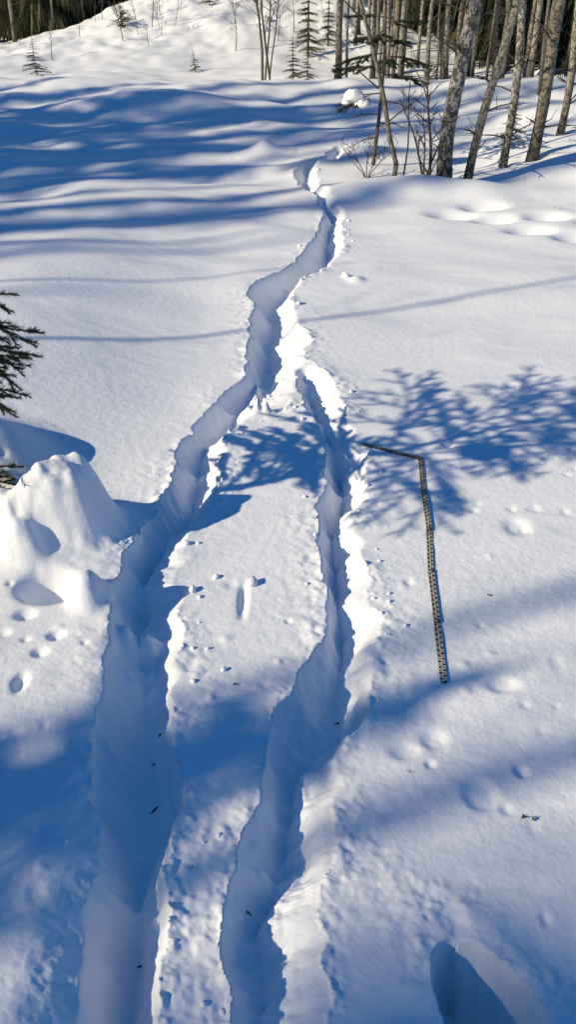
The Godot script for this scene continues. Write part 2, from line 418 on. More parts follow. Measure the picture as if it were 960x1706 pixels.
func clump(r: RandomNumberGenerator, size: Vector3, seg := 10) -> ArrayMesh:
	# a rounded lump of snow, standing on its flat underside
	var st := st_new(); var rows := []; var ofs := r.randf() * 90.0
	for i in seg + 1:
		var th := PI * i / seg; var ring := []
		for k in seg * 2 + 1:
			var ph := TAU * (k % (seg * 2)) / (seg * 2)
			var d := Vector3(sin(th) * cos(ph), cos(th), sin(th) * sin(ph))
			var q := 1.0 + 0.30 * n_mid.get_noise_3d(d.x * 0.9 + ofs, d.y * 0.9, d.z * 0.9) + 0.12 * n_mid.get_noise_3d(d.x * 3.0 + ofs, d.y * 3.0, d.z * 3.0)
			var v := d * q * size
			if v.y < 0.0: v.y *= 0.45
			ring.append(v)
		rows.append(ring)
	st.set_smooth_group(0)
	for i in seg:
		for k in seg * 2:
			for v in [rows[i][k], rows[i][k + 1], rows[i + 1][k + 1], rows[i][k], rows[i + 1][k + 1], rows[i + 1][k]]: st.add_vertex(v)
	st.index(); st.generate_normals()
	return st.commit()

func near_spruce() -> void:
	var r := RandomNumberGenerator.new(); r.seed = 21
	var x0 := -1.42; var f0 := 1.80; var H := 1.72
	var base := on(x0, f0)
	var t := thing("young_spruce", "young green spruce at left edge reaching its boughs over the heaped snow", "spruce", base)
	var w := st_new()
	tube(w, PackedVector3Array([Vector3(0, -0.1, 0), Vector3(0.01, H * 0.5, 0.01), Vector3(0, H, 0)]), PackedFloat32Array([0.024, 0.014, 0.003]), 7)
	needles(w, Vector3(0, H * 0.8, 0), Vector3(0, H, 0), 600.0, 0.016, r)
	part("trunk", w.commit(), M.bark, t)
	var meshes := []
	for k in 7: meshes.append([bough(0.22, r, 0.05), bough(0.40, r, 0.15), bough(0.58, r, 0.25), bough(0.74, r, 0.3)])
	var y := 0.93; var an := 0.4
	while y < H - 0.06:
		var reach := 0.56 * minf(1.0, (H - y) / 0.85) + 0.08
		var m := 4 if y < 1.05 else 5
		for k in m:
			an += TAU / m + r.randf_range(-0.25, 0.25)
			var s := reach * r.randf_range(0.75, 1.12)
			var pick := clampi(int(round((s - 0.22) / 0.17)), 0, 3)
			var b := add_bough("branch", meshes[r.randi() % 7][pick], t)
			var nominal: float = [0.22, 0.40, 0.58, 0.74][pick]
			b.position = Vector3(0, y + r.randf_range(-0.05, 0.05), 0); b.rotation = Vector3(r.randf_range(-0.2, 0.2), an, lerpf(0.05, 0.6, y / H))
			b.scale = Vector3.ONE * s / nominal
			if y > 0.8 and y < 1.3 and r.randf() < 0.05:
				var c := part("snow_clump", clump(r, Vector3(0.08, 0.035, 0.06)), M.snow, t)
				c.position = b.position + Vector3(cos(an), -0.02, -sin(an)) * s * 0.55 + Vector3(0, 0.03, 0)
		an += 0.7
		y += lerpf(0.15, 0.10, y / H)
	# the boughs that reach into the picture
	for q in [[0.72, -0.705, 0.53, 2.30], [0.66, -0.72, 0.49, 2.20], [0.62, -0.77, 0.41, 2.34], [0.58, -0.79, 0.34, 2.26], [0.70, -0.76, 0.56, 2.26], [0.66, -0.80, 0.48, 2.30], [0.74, -0.80, 0.60, 2.42], [0.70, -0.73, 0.45, 2.32]]:
		var at := Vector3(0, q[0], 0); var tip: Vector3 = Vector3(q[1] - x0, q[2] - base.y, f0 - q[3]); var d := tip - at
		var flat := Vector2(d.x, d.z).length()
		var b := add_bough("branch", bough(d.length(), r, 0.2, 1.1, 0.5), t)
		b.position = at; b.rotation = Vector3(0, atan2(-d.z, d.x), atan2(d.y, flat) + 0.15)
	# sprigs of a buried bough showing in the hollows of the heap
	var u := thing("buried_spruce_bough", "dark green spruce bough poking out of the hollow snow heap, bottom left", "branch", on(-0.86, 2.16, 0.10) + Vector3(-0.14, 0, 0))
	for q in [[0.0, 0.0, 0.2], [0.03, 0.5, 0.1], [0.05, -0.5, 0.15]]:
		var b := add_bough("twig", bough(0.21, r, 0.2, 1.2), u)
		b.position = Vector3(0, q[0], 0); b.rotation = Vector3(0, q[1], q[2] - 0.2)
	var u2 := thing("buried_spruce_bough", "small green spruce tip in the shaded hollow under the snow heap", "branch", on(-0.90, 1.90, 0.06) + Vector3(-0.05, 0, 0))
	for q in [[0.0, 0.1, 0.1], [0.02, 0.6, 0.0]]:
		var b := add_bough("twig", bough(0.16, r, 0.2, 1.2), u2)
		b.position = Vector3(0, q[0], 0); b.rotation = Vector3(0, q[1], q[2] - 0.1)

# a spruce seen from afar, 1 m tall and 1 m across before scaling
func spruce_crown(r: RandomNumberGenerator, whorls: int, low: float, bare := 0.0, fat := 1.0) -> ArrayMesh:
	var st := st_new()
	for i in whorls:
		var u := (i + r.randf() * 0.6) / whorls; var y := low + (0.985 - low) * u
		var reach := 0.5 * pow(1.0 - u, 0.85) + 0.015
		var m := 9 - int(4.0 * u)
		for k in m:
			if r.randf() < bare: continue
			var an := r.randf() * TAU; var d := Vector3(cos(an), 0, sin(an)); var s := Vector3(-d.z, 0, d.x)
			var l := reach * r.randf_range(0.65, 1.1); var dr := r.randf_range(0.05, 0.16) * (1.0 - 0.6 * u) * l
			var n := 27 if u < 0.25 else 17
			for j in n:
				var a := l * (j + 0.2) / n; var p := Vector3(0, y, 0) + d * a + Vector3(0, -dr * a / l, 0)
				var len := fat * l * r.randf_range(0.10, 0.21) * (0.72 if u < 0.25 else 1.0) * (1.15 - 0.6 * a / l)
				for sd in [-1.0, 1.0]:
					var e: Vector3 = p + (d * r.randf_range(0.4, 0.9) + s * sd * r.randf_range(0.35, 0.9)).normalized() * len + Vector3(0, r.randf_range(-0.05, -0.012), 0) * (1.2 - u)
					var wv: Vector3 = (d * sd * 0.5 - s * 0.2 + Vector3(0, -0.25, 0)) * len * 0.55
					tri(st, p, e, p.lerp(e, 0.45) + wv)
					if r.randf() < 0.6: tri(st, p, p.lerp(e, 0.8) + Vector3(0, -0.013, 0), p.lerp(e, 0.3) + Vector3(0, -0.007, 0))
	return st.commit()

func spruce_trunk(r: RandomNumberGenerator) -> ArrayMesh:
	var st := st_new()
	tube(st, PackedVector3Array([Vector3(0, -0.03, 0), Vector3(0, 0.5, 0), Vector3(0, 1, 0)]), PackedFloat32Array([0.016, 0.010, 0.002]), 7)
	for k in 34:                                   # dead stubs under the green
		var an := r.randf() * TAU; var y := r.randf_range(0.01, 0.3); var l := r.randf_range(0.04, 0.14)
		var p := Vector3(cos(an) * 0.012, y, sin(an) * 0.012)
		tube(st, PackedVector3Array([p, p + Vector3(cos(an) * l, -0.02, sin(an) * l)]), PackedFloat32Array([0.0018, 0.0006]), 3)
	return st.commit()

var crowns := []
var trunks := []

func spruce(x: float, f: float, h: float, across: float, label: String, group: String, kind := 0, foliage: Material = null) -> Node3D:
	if crowns.is_empty():
		var r := RandomNumberGenerator.new(); r.seed = 5
		for k in 3: crowns.append(spruce_crown(r, 46, 0.08)); trunks.append(spruce_trunk(r))
		for k in 2: crowns.append(spruce_crown(r, 46, 0.012)); trunks.append(spruce_trunk(r))
		crowns.append(spruce_crown(r, 14, 0.12, 0.3)); trunks.append(spruce_trunk(r))
		crowns.append(spruce_crown(r, 80, 0.10, 0.0, 1.8)); trunks.append(spruce_trunk(r))
	var o := thing("spruce_tree", label, "spruce", on(x, f), group)
	var a := part("trunk", trunks[kind], M.bark, o); var b := part("crown", crowns[kind], foliage if foliage else M.needle_dark, o)
	a.scale = Vector3(h, h, h); b.scale = Vector3(across, h, across)
	o.rotation.y = fmod(x * 7.3 + f * 3.1, TAU)
	return o

func shade_trees() -> void:
	# the spruces and poles west of the clearing, outside the picture, whose shadows lie across it
	var k := tan(SUN_HEIGHT) / cos(SUN_TURN)
	for q in [[-12.0, 5.6, 0.2, 1.6], [-13.5, 6.2, 1.0, 1.7], [-11.0, 7.1, 3.8, 2.0], [-14.0, 7.8, 4.5, 2.2], [-12.0, 8.4, 5.0, 2.0], [-10.5, 9.0, 4.4, 1.8], [-13.0, 9.5, 4.0, 2.0], [-11.5, 10.1, 2.6, 1.8], [-12.5, 10.6, 1.4, 1.8], [-10.5, 11.2, 0.2, 1.7], [-12.0, 11.8, -1.4, 1.8], [-11.0, 12.3, -2.4, 1.7], [-14.5, 6.6, -0.2, 1.9], [-13.0, 12.9, -3.2, 2.2], [-16.0, 8.0, 3.0, 2.6], [-17.0, 9.2, 4.0, 2.8], [-16.0, 10.0, 2.0, 2.6], [-16.5, 11.2, -0.6, 2.6], [-15.0, 7.4, 0.6, 2.2], [-19.0, 5.0, 0.0, 2.6], [-20.0, 5.75, 0.3, 2.8], [-18.0, 4.35, -0.9, 2.2], [-17.0, 5.72, 3.6, 2.6], [-14.0, 5.2, -0.2, 2.0], [-15.5, 6.15, 0.6, 2.2]]:
		spruce(q[0], q[1] + 0.4248 * q[0], k * (q[2] - q[0]), q[3], "tall dark spruce in the row west of the clearing, outside the frame", "spruces west of the clearing", int(absf(q[0] * 7.0)) % 5)
	for q in [[-22.0, 0.05, 8.4, 4.2, "tall spruce far left behind the photographer, dimming the lower right snow"], [-25.0, 0.42, 6.4, 3.4, "taller of the two far spruces left behind the photographer"]]:
		spruce(q[0], q[1] + 0.4248 * q[0], k * (q[2] - q[0]), q[3], q[4], "", 3)
	for q in [[-5.0, 1.27, 0.50, 1.7, "slender young spruce left behind the photographer, throwing the pointed shadow by the ruler"], [-4.4, 0.42, 0.75, 1.9, "bushy young spruce left behind the photographer, shading the bottom edge"]]:
		spruce(q[0], q[1] + 0.4248 * q[0], k * (q[2] - q[0]), q[3], q[4], "", 6)
	var j := 0
	for q in [[-11.0, 1.09, 12.0, 0.065], [-12.0, 1.61, 12.0, 0.055], [-6.0, 3.79, 5.6, 0.022], [-6.5, 4.55, 3.9, 0.022]]:
		birch(q[0], q[1] + 0.4248 * q[0], Vector3(0.02, 1, 0.01), q[2], q[3], ["tall birch left of the clearing shading the lower right snow", "tall birch left of the clearing shading the snow beside the ruler", "thin bare birch pole left of the clearing with a long thin shadow", "short thin birch pole at the left of the clearing"][j], "", 0 if j < 2 else 2)
		j += 1

# ------------------------------------------------------------------ birches
func birch(x: float, f: float, lean: Vector3, h: float, rad: float, label: String, group := "", style := 0, sweep := 0.0, bark := 0) -> Node3D:
	# style 0: bare crown, 1: bare crown and low dead twigs, 2: a plain pole with few twigs
	var r := RandomNumberGenerator.new(); r.seed = int(absf(x * 1000.0 + f * 77.0))
	var o := thing("birch_tree", label, "birch", on(x, f), group)
	var n := 26; var pts := PackedVector3Array(); var rr := PackedFloat32Array()
	for i in n:
		var u := pow(i / (n - 1.0), 1.7); var y := h * u
		var bow := sweep * sin(minf(y / 1.1, 1.0) * PI) * 0.5
		pts.append(Vector3(lean.x * y + bow + 0.04 * y * 0.3 * sin(y * 1.7 + x * 5.0) + rad * 0.25 * sin(y * 5.0 + x * 3.0), y - (0.08 if i == 0 else 0.0), lean.z * y + 0.02 * sin(y * 1.3 + f)))
		rr.append(rad * (1.0 - 0.85 * u) * (1.0 + 0.35 * exp(-y / 0.10)) + 0.002)
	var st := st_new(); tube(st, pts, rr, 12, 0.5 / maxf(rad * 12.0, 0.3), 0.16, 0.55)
	part("trunk", st.commit(), M["birch%d" % bark], o)
	var tw := st_new(); var count: int = [70, 70, 14, 230][style]
	for k in count:
		var u := r.randf_range(0.35 if style >= 2 else 0.25, 0.97); var i := 0
		while i < n - 2 and pts[i + 1].y < u * h: i += 1
		var p := pts[i].lerp(pts[i + 1], clampf((u * h - pts[i].y) / (pts[i + 1].y - pts[i].y), 0.0, 1.0))
		var an := r.randf() * TAU; var l := h * r.randf_range(0.08, 0.16) * (1.25 - u)
		var d := Vector3(cos(an), r.randf_range(0.5, 1.3), sin(an)).normalized()
		var e := p + d * l
		tube(tw, PackedVector3Array([p, p.lerp(e, 0.5), e + Vector3(0, -0.06 * l, 0)]), PackedFloat32Array([rad * 0.16, rad * 0.1, 0.002]), 3)
		for j in [7, 7, 2, 14][style]:
			var q := p.lerp(e, r.randf_range(0.3, 1.0))
			tri(tw, q, q + Vector3(r.randf_range(-0.3, 0.3), r.randf_range(-0.25, 0.3), r.randf_range(-0.3, 0.3)) * l, q + Vector3(0.006, 0.004, 0.006))
	part("crown", tw.commit(), M.twig, o)
	if style == 1:
		for k in 9:
			var y := r.randf_range(0.25, 1.3); var i := 0
			while i < n - 2 and pts[i + 1].y < y: i += 1
			var p := pts[i]; var an := r.randf() * TAU; var l := r.randf_range(0.1, 0.34)
			var d := Vector3(cos(an), r.randf_range(0.1, 0.9), sin(an) * 0.6).normalized()
			var bs := st_new()
			tube(bs, PackedVector3Array([p, p + d * l * 0.5 + Vector3(0, 0.01, 0), p + d * l]), PackedFloat32Array([0.007, 0.005, 0.002]), 4)
			for j in 3:
				var q := p + d * l * r.randf_range(0.3, 0.9)
				tube(bs, PackedVector3Array([q, q + (d + Vector3(r.randf_range(-1, 1), r.randf_range(-0.3, 0.8), r.randf_range(-1, 1))).normalized() * l * 0.5]), PackedFloat32Array([0.003, 0.001]), 3)
			part("dead_branch", bs.commit(), M.twig, o)
	return o

func birch_group() -> void:
	birch(1.11, 6.30, Vector3(0.05, 1, 0), 9.0, 0.050, "thickest pale birch of the front group, dark cracked bark at its foot", "", 1, -0.05, 2)
	birch(1.28, 6.33, Vector3(0.15, 1, 0), 7.5, 0.028, "thin birch leaning right, with a bent foot, beside the thickest birch", "", 1, -0.05)
	birch(1.63, 6.80, Vector3(-0.01, 1, 0), 8.0, 0.028, "straight slim birch third from the left in the front group", "", 1, 0.02, 2)
	birch(1.86, 6.86, Vector3(0.04, 1, 0), 9.0, 0.041, "stout brownish birch with a dark stained foot, fourth in the front group", "", 1, -0.02, 1)
	birch(2.24, 7.57, Vector3(-0.03, 1, 0), 8.5, 0.028, "pale yellowish birch near the right edge of the photo", "", 1, 0.06)
	birch(2.42, 7.50, Vector3(0.03, 1, 0), 7.0, 0.022, "dark thin birch stem close behind the pale yellowish one", "", 1, 0.0, 1)
	birch(2.50, 7.62, Vector3(-0.02, 1, 0), 7.0, 0.03, "birch stem cut by the right edge of the photo", "", 1, 0.0)

func shrub(called: String, label: String, category: String, at: Vector3, stems: Array, seed_: int, m: Material, fine := 1.0, group := "") -> Node3D:
	# stems: height, lean x, lean z, radius
	var r := RandomNumberGenerator.new(); r.seed = seed_
	var o := thing(called, label, category, at, group)
	for s in stems:
		var st := st_new(); var h: float = s[0]
		var pts := PackedVector3Array(); var rr := PackedFloat32Array()
		for i in 8:
			var u := i / 7.0
			pts.append(Vector3(s[1] * h * u + 0.03 * h * sin(u * 5.0 + h * 9.0), h * u - (0.05 if i == 0 else 0.0), s[2] * h * u))
			rr.append(lerpf(s[3], s[3] * 0.3, u))
		tube(st, pts, rr, 5)
		for k in int(h * 14.0 * fine):
			var i := r.randi_range(2, 6); var p := pts[i].lerp(pts[i + 1], r.randf()); var l := h * r.randf_range(0.12, 0.32)
			var d := Vector3(r.randf_range(-1, 1), r.randf_range(0.2, 1.2), r.randf_range(-1, 1)).normalized()
			tube(st, PackedVector3Array([p, p + d * l * 0.5, p + d * l + Vector3(0, 0.1 * l, 0)]), PackedFloat32Array([s[3] * 0.4, s[3] * 0.3, 0.001]), 3)
			for j in 3:
				var q := p + d * l * r.randf_range(0.4, 0.9)
				tube(st, PackedVector3Array([q, q + (d + Vector3(r.randf_range(-0.8, 0.8), 0.2, r.randf_range(-0.8, 0.8))).normalized() * l * 0.45]), PackedFloat32Array([0.002, 0.0008]), 3)
		part("stem", st.commit(), m, o)
	return o

func little_spruce(label: String, x: float, f: float, h: float, across: float, lean := 0.0, foliage: Material = null, group := "") -> Node3D:
	var o := spruce(x, f, h, across, label, group, 5, foliage)
	o.rotation.z = lean
	return o

func saplings() -> void:
	var r := RandomNumberGenerator.new(); r.seed = 3
	# the ragged little spruce left of the birches
	var t := thing("ragged_spruce", "thin ragged spruce with a snow lump on its left bough, before the birches", "spruce", on(0.65, 6.90))
	var st := st_new()
	tube(st, PackedVector3Array([Vector3(0, -0.05, 0), Vector3(0.03, 0.35, 0), Vector3(0.045, 0.7, 0), Vector3(0.02, 1.5, 0)]), PackedFloat32Array([0.017, 0.014, 0.012, 0.004]), 6)
	part("trunk", st.commit(), M.bark, t)
	for q in [[0.62, 0.3, 0.33, 0.1], [0.66, 2.6, 0.36, 0.2], [0.70, 1.4, 0.3, 0.2], [0.74, -0.7, 0.34, 0.2], [0.76, 3.5, 0.33, 0.1], [0.83, 0.9, 0.3, 0.2], [0.85, 2.2, 0.28, 0.2], [0.88, 4.4, 0.3, 0.2], [0.95, 0.0, 0.26, 0.3], [0.98, 3.0, 0.25, 0.3], [1.1, 1.0, 0.22, 0.3], [1.15, 4.0, 0.22, 0.3], [1.3, 2.0, 0.16, 0.4]]:
		var b := add_bough("branch", bough(q[2] * 1.15, r, 0.25, 2.2), t); b.position = Vector3(0.035, q[0], 0); b.rotation = Vector3(0, q[1], q[3] - 0.1)
	for q in [[0.30, 0.4, 0.25], [0.36, 2.7, 0.3], [0.2, 3.4, 0.22], [0.45, -0.3, 0.28], [0.50, 3.0, 0.3], [0.28, 5.2, 0.25]]:
		var ds := st_new(); var d := Vector3(cos(q[1]), -0.1, -sin(q[1])); var p := Vector3(0.03, q[0], 0)
		tube(ds, PackedVector3Array([p, p + d * q[2] * 0.5, p + d * q[2] + Vector3(0, -0.04, 0)]), PackedFloat32Array([0.005, 0.004, 0.0015]), 4)
		for j in 5:
			var s: Vector3 = p + d * q[2] * (0.3 + 0.14 * j)
			tube(ds, PackedVector3Array([s, s + Vector3(r.randf_range(-0.07, 0.07), r.randf_range(-0.07, 0.03), r.randf_range(-0.07, 0.07))]), PackedFloat32Array([0.0022, 0.001]), 3)
		part("dead_branch", ds.commit(), M.twig, t)
	for q in [[0.05, 0.24, -0.1], [0.0, 0.2, 0.3], [-0.03, 0.22, -0.5]]:
		var lb := add_bough("branch", bough(0.26, r, 0.25, 1.4), t); lb.position = Vector3(-0.05, 0.47 + q[0] * 0.4, 0.05); lb.rotation = Vector3(0, PI + q[2], -0.12)
	for q in [[-0.165, 0.475, 0.07, 0.075], [-0.11, 0.435, 0.10, 0.055], [-0.215, 0.445, 0.06, 0.04]]:
		var c := part("snow_clump", clump(r, Vector3(q[3] * 1.05, q[3] * 0.85, q[3] * 0.9)), M.snow, t); c.position = Vector3(q[0], q[1], q[2])
	# the crooked stem crossing it
	var o := thing("crooked_birch", "thin crooked birch sapling leaning left across the ragged spruce", "birch", on(0.78, 6.60))
	st = st_new()
	tube(st, PackedVector3Array([Vector3(0, -0.05, 0), Vector3(0.015, 0.12, 0), Vector3(-0.05, 0.32, 0), Vector3(-0.10, 0.55, 0), Vector3(-0.19, 0.85, 0), Vector3(-0.30, 1.15, 0), Vector3(-0.36, 2.2, 0)]), PackedFloat32Array([0.021, 0.019, 0.018, 0.016, 0.014, 0.012, 0.004]), 7, 1.0, 0.1)
	part("trunk", st.commit(), M.birch1, o)
	for q in [[0.4, 0.8, 0.25], [0.62, -0.9, 0.3], [0.9, 0.9, 0.22], [1.05, -0.8, 0.25]]:
		var ds := st_new(); var p := Vector3(-0.07 - (q[0] - 0.4) * 0.34, q[0], 0)
		tube(ds, PackedVector3Array([p, p + Vector3(q[1] * 0.5, 0.35, 0.1) * q[2], p + Vector3(q[1], 0.6, 0.1) * q[2]]), PackedFloat32Array([0.006, 0.004, 0.001]), 4)
		part("dead_branch", ds.commit(), M.twig, o)
	shrub("dead_stick", "bare straight stick standing right of the crooked birch sapling", "stick", on(0.85, 6.70), [[0.75, 0.06, 0.0, 0.008]], 4, M.twig, 0.4)
	shrub("bare_shrub", "bare dark twiggy shrub at the foot of the thickest birch", "shrub", on(1.0, 6.42), [[0.75, -0.05, 0.05, 0.014], [0.55, -0.42, 0.0, 0.010], [0.45, 0.25, -0.1, 0.009], [0.5, -0.2, 0.2, 0.008]], 8, M.twig, 1.5)
	shrub("low_twigs", "low tangle of thin bare twigs under the ragged spruce", "shrub", on(0.58, 6.62), [[0.25, -0.5, 0.2, 0.004], [0.28, 0.1, -0.2, 0.004], [0.24, 0.6, 0.1, 0.004], [0.22, -0.9, -0.1, 0.004], [0.22, 0.9, 0.3, 0.004]], 12, M.twig, 3.0)
	shrub("dead_stub", "short dark twigs lying bent at the left foot of the thickest birch", "branch", on(0.98, 6.22), [[0.16, -0.6, 0.0, 0.007], [0.12, 0.5, 0.0, 0.006]], 16, M.twig, 1.0)
	little_spruce("small bare spruce with a snow cap between the birches", 1.80, 7.4, 0.42, 0.28)
	# stems in front of the sunlit slope
	for q in [[-0.35, 10.95, 2.2, 0.017, -0.03, "leftmost of the four thin stems before the sunlit slope"], [-0.24, 11.3, 2.0, 0.013, -0.02, "second of the four thin stems before the sunlit slope"], [-0.23, 10.93, 2.4, 0.015, 0.0, "third of the four thin stems before the sunlit slope"], [-0.19, 11.2, 2.0, 0.010, 0.03, "slightest and rightmost of the four thin stems before the slope"]]:
		shrub("alder_stem", q[5], "sapling", on(q[0], q[1]), [[q[2], q[4], 0.0, q[3]]], int(q[1] * 100.0 + q[0] * 40.0), M.dead, 0.7, "thin stems before the sunlit slope")
	birch(0.57, 10.93, Vector3(0.03, 1, 0), 7.0, 0.036, "lone grey pole-like birch at the edge of the shaded snow", "", 2, 0.0, 1)
	birch(0.70, 11.4, Vector3(0.01, 1, 0), 6.0, 0.014, "very thin pale stem just right of the lone grey birch", "", 2)
	little_spruce("small green spruce alone on the snow at the far left", -3.44, 13.0, 0.50, 0.40, 0.0, M.needle_olive)
	little_spruce("low bushy spruce leaning out of the left side of the snow hill", -2.75, 16.2, 0.42, 0.62, 0.5, M.needle_olive)
	little_spruce("tiny brown-tipped spruce in a snow hump on the hill's lower slope", -1.31, 13.45, 0.32, 0.22, 0.1, M.needle_olive)
	little_spruce("left one of two sparse spruces on the slope behind the clearing", 0.06, 12.2, 0.62, 0.34, 0.0, M.needle_olive)
	little_spruce("right one of two sparse spruces on the slope behind the clearing", 0.25, 12.15, 0.52, 0.30, 0.0, M.needle_olive)
	little_spruce("taller sparse spruce higher on the slope behind the pair", 0.30, 14.4, 1.3, 0.5, 0.0, M.needle_olive)
	little_spruce("pale sparse spruce right of the taller one on the slope", 0.62, 15.0, 0.9, 0.4, 0.0, M.needle_olive)
	little_spruce("small faint spruce near the top of the hill", -1.35, 17.0, 0.6, 0.36, 0.0, M.needle_olive)
	little_spruce("broad sparse spruce on the hill near the four stems", -0.62, 17.6, 0.9, 0.5, 0.0, M.needle_olive)
	for k in 46:
		var x := r.randf_range(-3.6, 2.2); var f := r.randf_range(14.2, 19.0)
		shrub("bare_sapling", "thin bare sapling on the sunlit snow hill", "sapling", on(x, f), [[r.randf_range(0.25, 0.9), r.randf_range(-0.15, 0.15), 0.0, r.randf_range(0.004, 0.009)]], 100 + k, M.dead, 1.2, "saplings on the snow hill")
	for k in 7:                                    # snow-covered stumps and tufts on the slope
		var x := r.randf_range(-2.0, 4.0); var f := r.randf_range(13.2, 18.5); var s := r.randf_range(0.06, 0.12)
		var c := part(numbered("snow_hummock"), clump(r, Vector3(s * 1.2, s, s)), M.snow, self); c.position = on(x, f, -0.25 * s)
		tag(c, "rounded snow cap over a stump on the slope", "snow hummock", "snow hummocks on the slope")

# ------------------------------------------------------------------ the wood behind
func forest() -> void:
	var r := RandomNumberGenerator.new(); r.seed = 44
	var proto := []
	for k in 7:
		var b := birch(2.0 + k * 0.3, 12.0 + k, Vector3(r.randf_range(-0.05, 0.05), 1, r.randf_range(-0.03, 0.03)), r.randf_range(6.5, 9.0), r.randf_range(0.026, 0.042), ["slim pale birch in the wood behind the clearing", "slim brown-stained birch in the wood behind the clearing"][1 if k % 3 == 1 else 0], "birches of the wood behind", 0, r.randf_range(-0.06, 0.06), k % 3)
		proto.append(b)
	var made := 0
	while made < 190:
		var f := r.randf_range(9.6, 19.0); var x := r.randf_range(0.8, 1.0 + f * 0.42)
		if f < 12.0 and x < 1.5: continue
		if f > 12.0 and x < 1.0 + (f - 12.0) * 0.02: continue
		if made > 22 and f < 11.5: continue
		var pick := r.randi() % 7
		var c := copy(proto[pick], proto[pick].get_meta("label"), "birches of the wood behind")
		c.position = on(x, f); c.rotation.y = r.randf() * TAU; c.scale = Vector3.ONE * r.randf_range(0.5, 1.1)
		made += 1
	for k in 34:
		var f := r.randf_range(11.0, 16.0); var x := r.randf_range(1.3, 0.6 + f * 0.40)
		shrub("undergrowth_shrub", "bare twiggy shrub under the birches behind the clearing", "shrub", on(x, f), [[r.randf_range(0.3, 0.8), r.randf_range(-0.3, 0.3), 0.1, 0.006], [r.randf_range(0.2, 0.5), r.randf_range(-0.6, 0.6), -0.1, 0.005]], 300 + k, M.twig, 1.2, "shrubs under the birches")
	for k in 80:
		var f := r.randf_range(14.3, 27.0); var x := r.randf_range(2.6 - (f - 14.3) * 0.16, 3.0 + f * 0.42)
		spruce(x, f, r.randf_range(6.0, 11.0), r.randf_range(1.8, 2.8), "dark spruce standing among the birches at the right", "spruces behind the birches", 3 + k % 2, M.needle_olive if k % 3 == 0 else M.needle_dark)
	for k in 48:
		var f := r.randf_range(19.6, 29.0); var x := r.randf_range(-13.0, -3.3 + (f - 19.6) * 0.12)
		spruce(x, f, r.randf_range(6.0, 11.0), r.randf_range(1.6, 2.6), "dark green spruce at the wood's edge behind the hill, far left", "spruces behind the hill", 3 + k % 2, M.needle_dark if k % 4 == 0 else M.needle_olive)
	for k in 26:
		var f := r.randf_range(24.0, 36.0); var x := r.randf_range(-3.0, 8.0)
		spruce(x, f, r.randf_range(7.0, 11.0), r.randf_range(2.0, 3.0), "dark spruce behind the crest of the snow hill", "spruces behind the crest", 3 + k % 2)
	for k in 16:
		var f := r.randf_range(19.4, 23.0); var x := r.randf_range(-8.5, -3.6)
		var c := copy(proto[r.randi() % 6], "slim bare stem at the wood's edge far left", "stems at the far left wood edge")
		c.position = on(x, f); c.rotation.y = r.randf() * TAU; c.scale = Vector3.ONE * r.randf_range(0.6, 1.0)

# ------------------------------------------------------------------ the folding ruler
const DIGITS := ["757557", "262227", "717447", "717117", "557111", "747117", "747757", "711222", "757757", "757117"]   # octal rows of three

func blade_image(k: int, pale: Color) -> ImageTexture:
	var w := 640; var h := 56
	var im := Image.create(w, h, false, Image.FORMAT_RGB8)
	var r := RandomNumberGenerator.new(); r.seed = 200 + k
	var n := FastNoiseLite.new(); n.seed = 300 + k; n.frequency = 0.03
	var ink := Color(0.02, 0.02, 0.02)
	for y in h:
		for x in w:
			var v := n.get_noise_2d(x * 0.4, y * 2.0); var s := n.get_noise_2d(x + 500.0, y)
			im.set_pixel(x, y, (pale * (1.0 + 0.18 * v)).lerp(Color(0.16, 0.13, 0.08), smoothstep(0.25, 0.5, s) * 0.6).linear_to_srgb())
	for mm in 235:
		if mm % 10: continue
		var x := int(mm * 2.72); var long := 22 if mm % 10 == 0 else 16 if mm % 5 == 0 else 9
		im.fill_rect(Rect2i(x, 0, 3, long), ink); im.fill_rect(Rect2i(x, h - long, 3, long), ink)
		if mm % 10 == 0 and mm > 4:
			var num := str(k * 20 + mm / 10)
			var red := (k * 20 + mm / 10) % 10 == 0
			for side in 2:
				for i in num.length():
					var g: String = DIGITS[int(num[i])]
					for row in 6:
						var bits := int(g[row])
						for col in 3:
							if bits & (4 >> col): im.fill_rect(Rect2i(x - 22 + i * 11 + col * 3, (4 if side else 31) + row * 3, 3, 3), Color(0.55, 0.05, 0.03) if red else ink)
			if red: im.fill_rect(Rect2i(x - 1, 0, 2, h), Color(0.4, 0.05, 0.03))
		if mm % 20 == 10: im.fill_rect(Rect2i(x, 0, 17, 24), ink)
		if mm % 20 == 0: im.fill_rect(Rect2i(x, h - 24, 17, 24), ink)
	return ImageTexture.create_from_image(im)

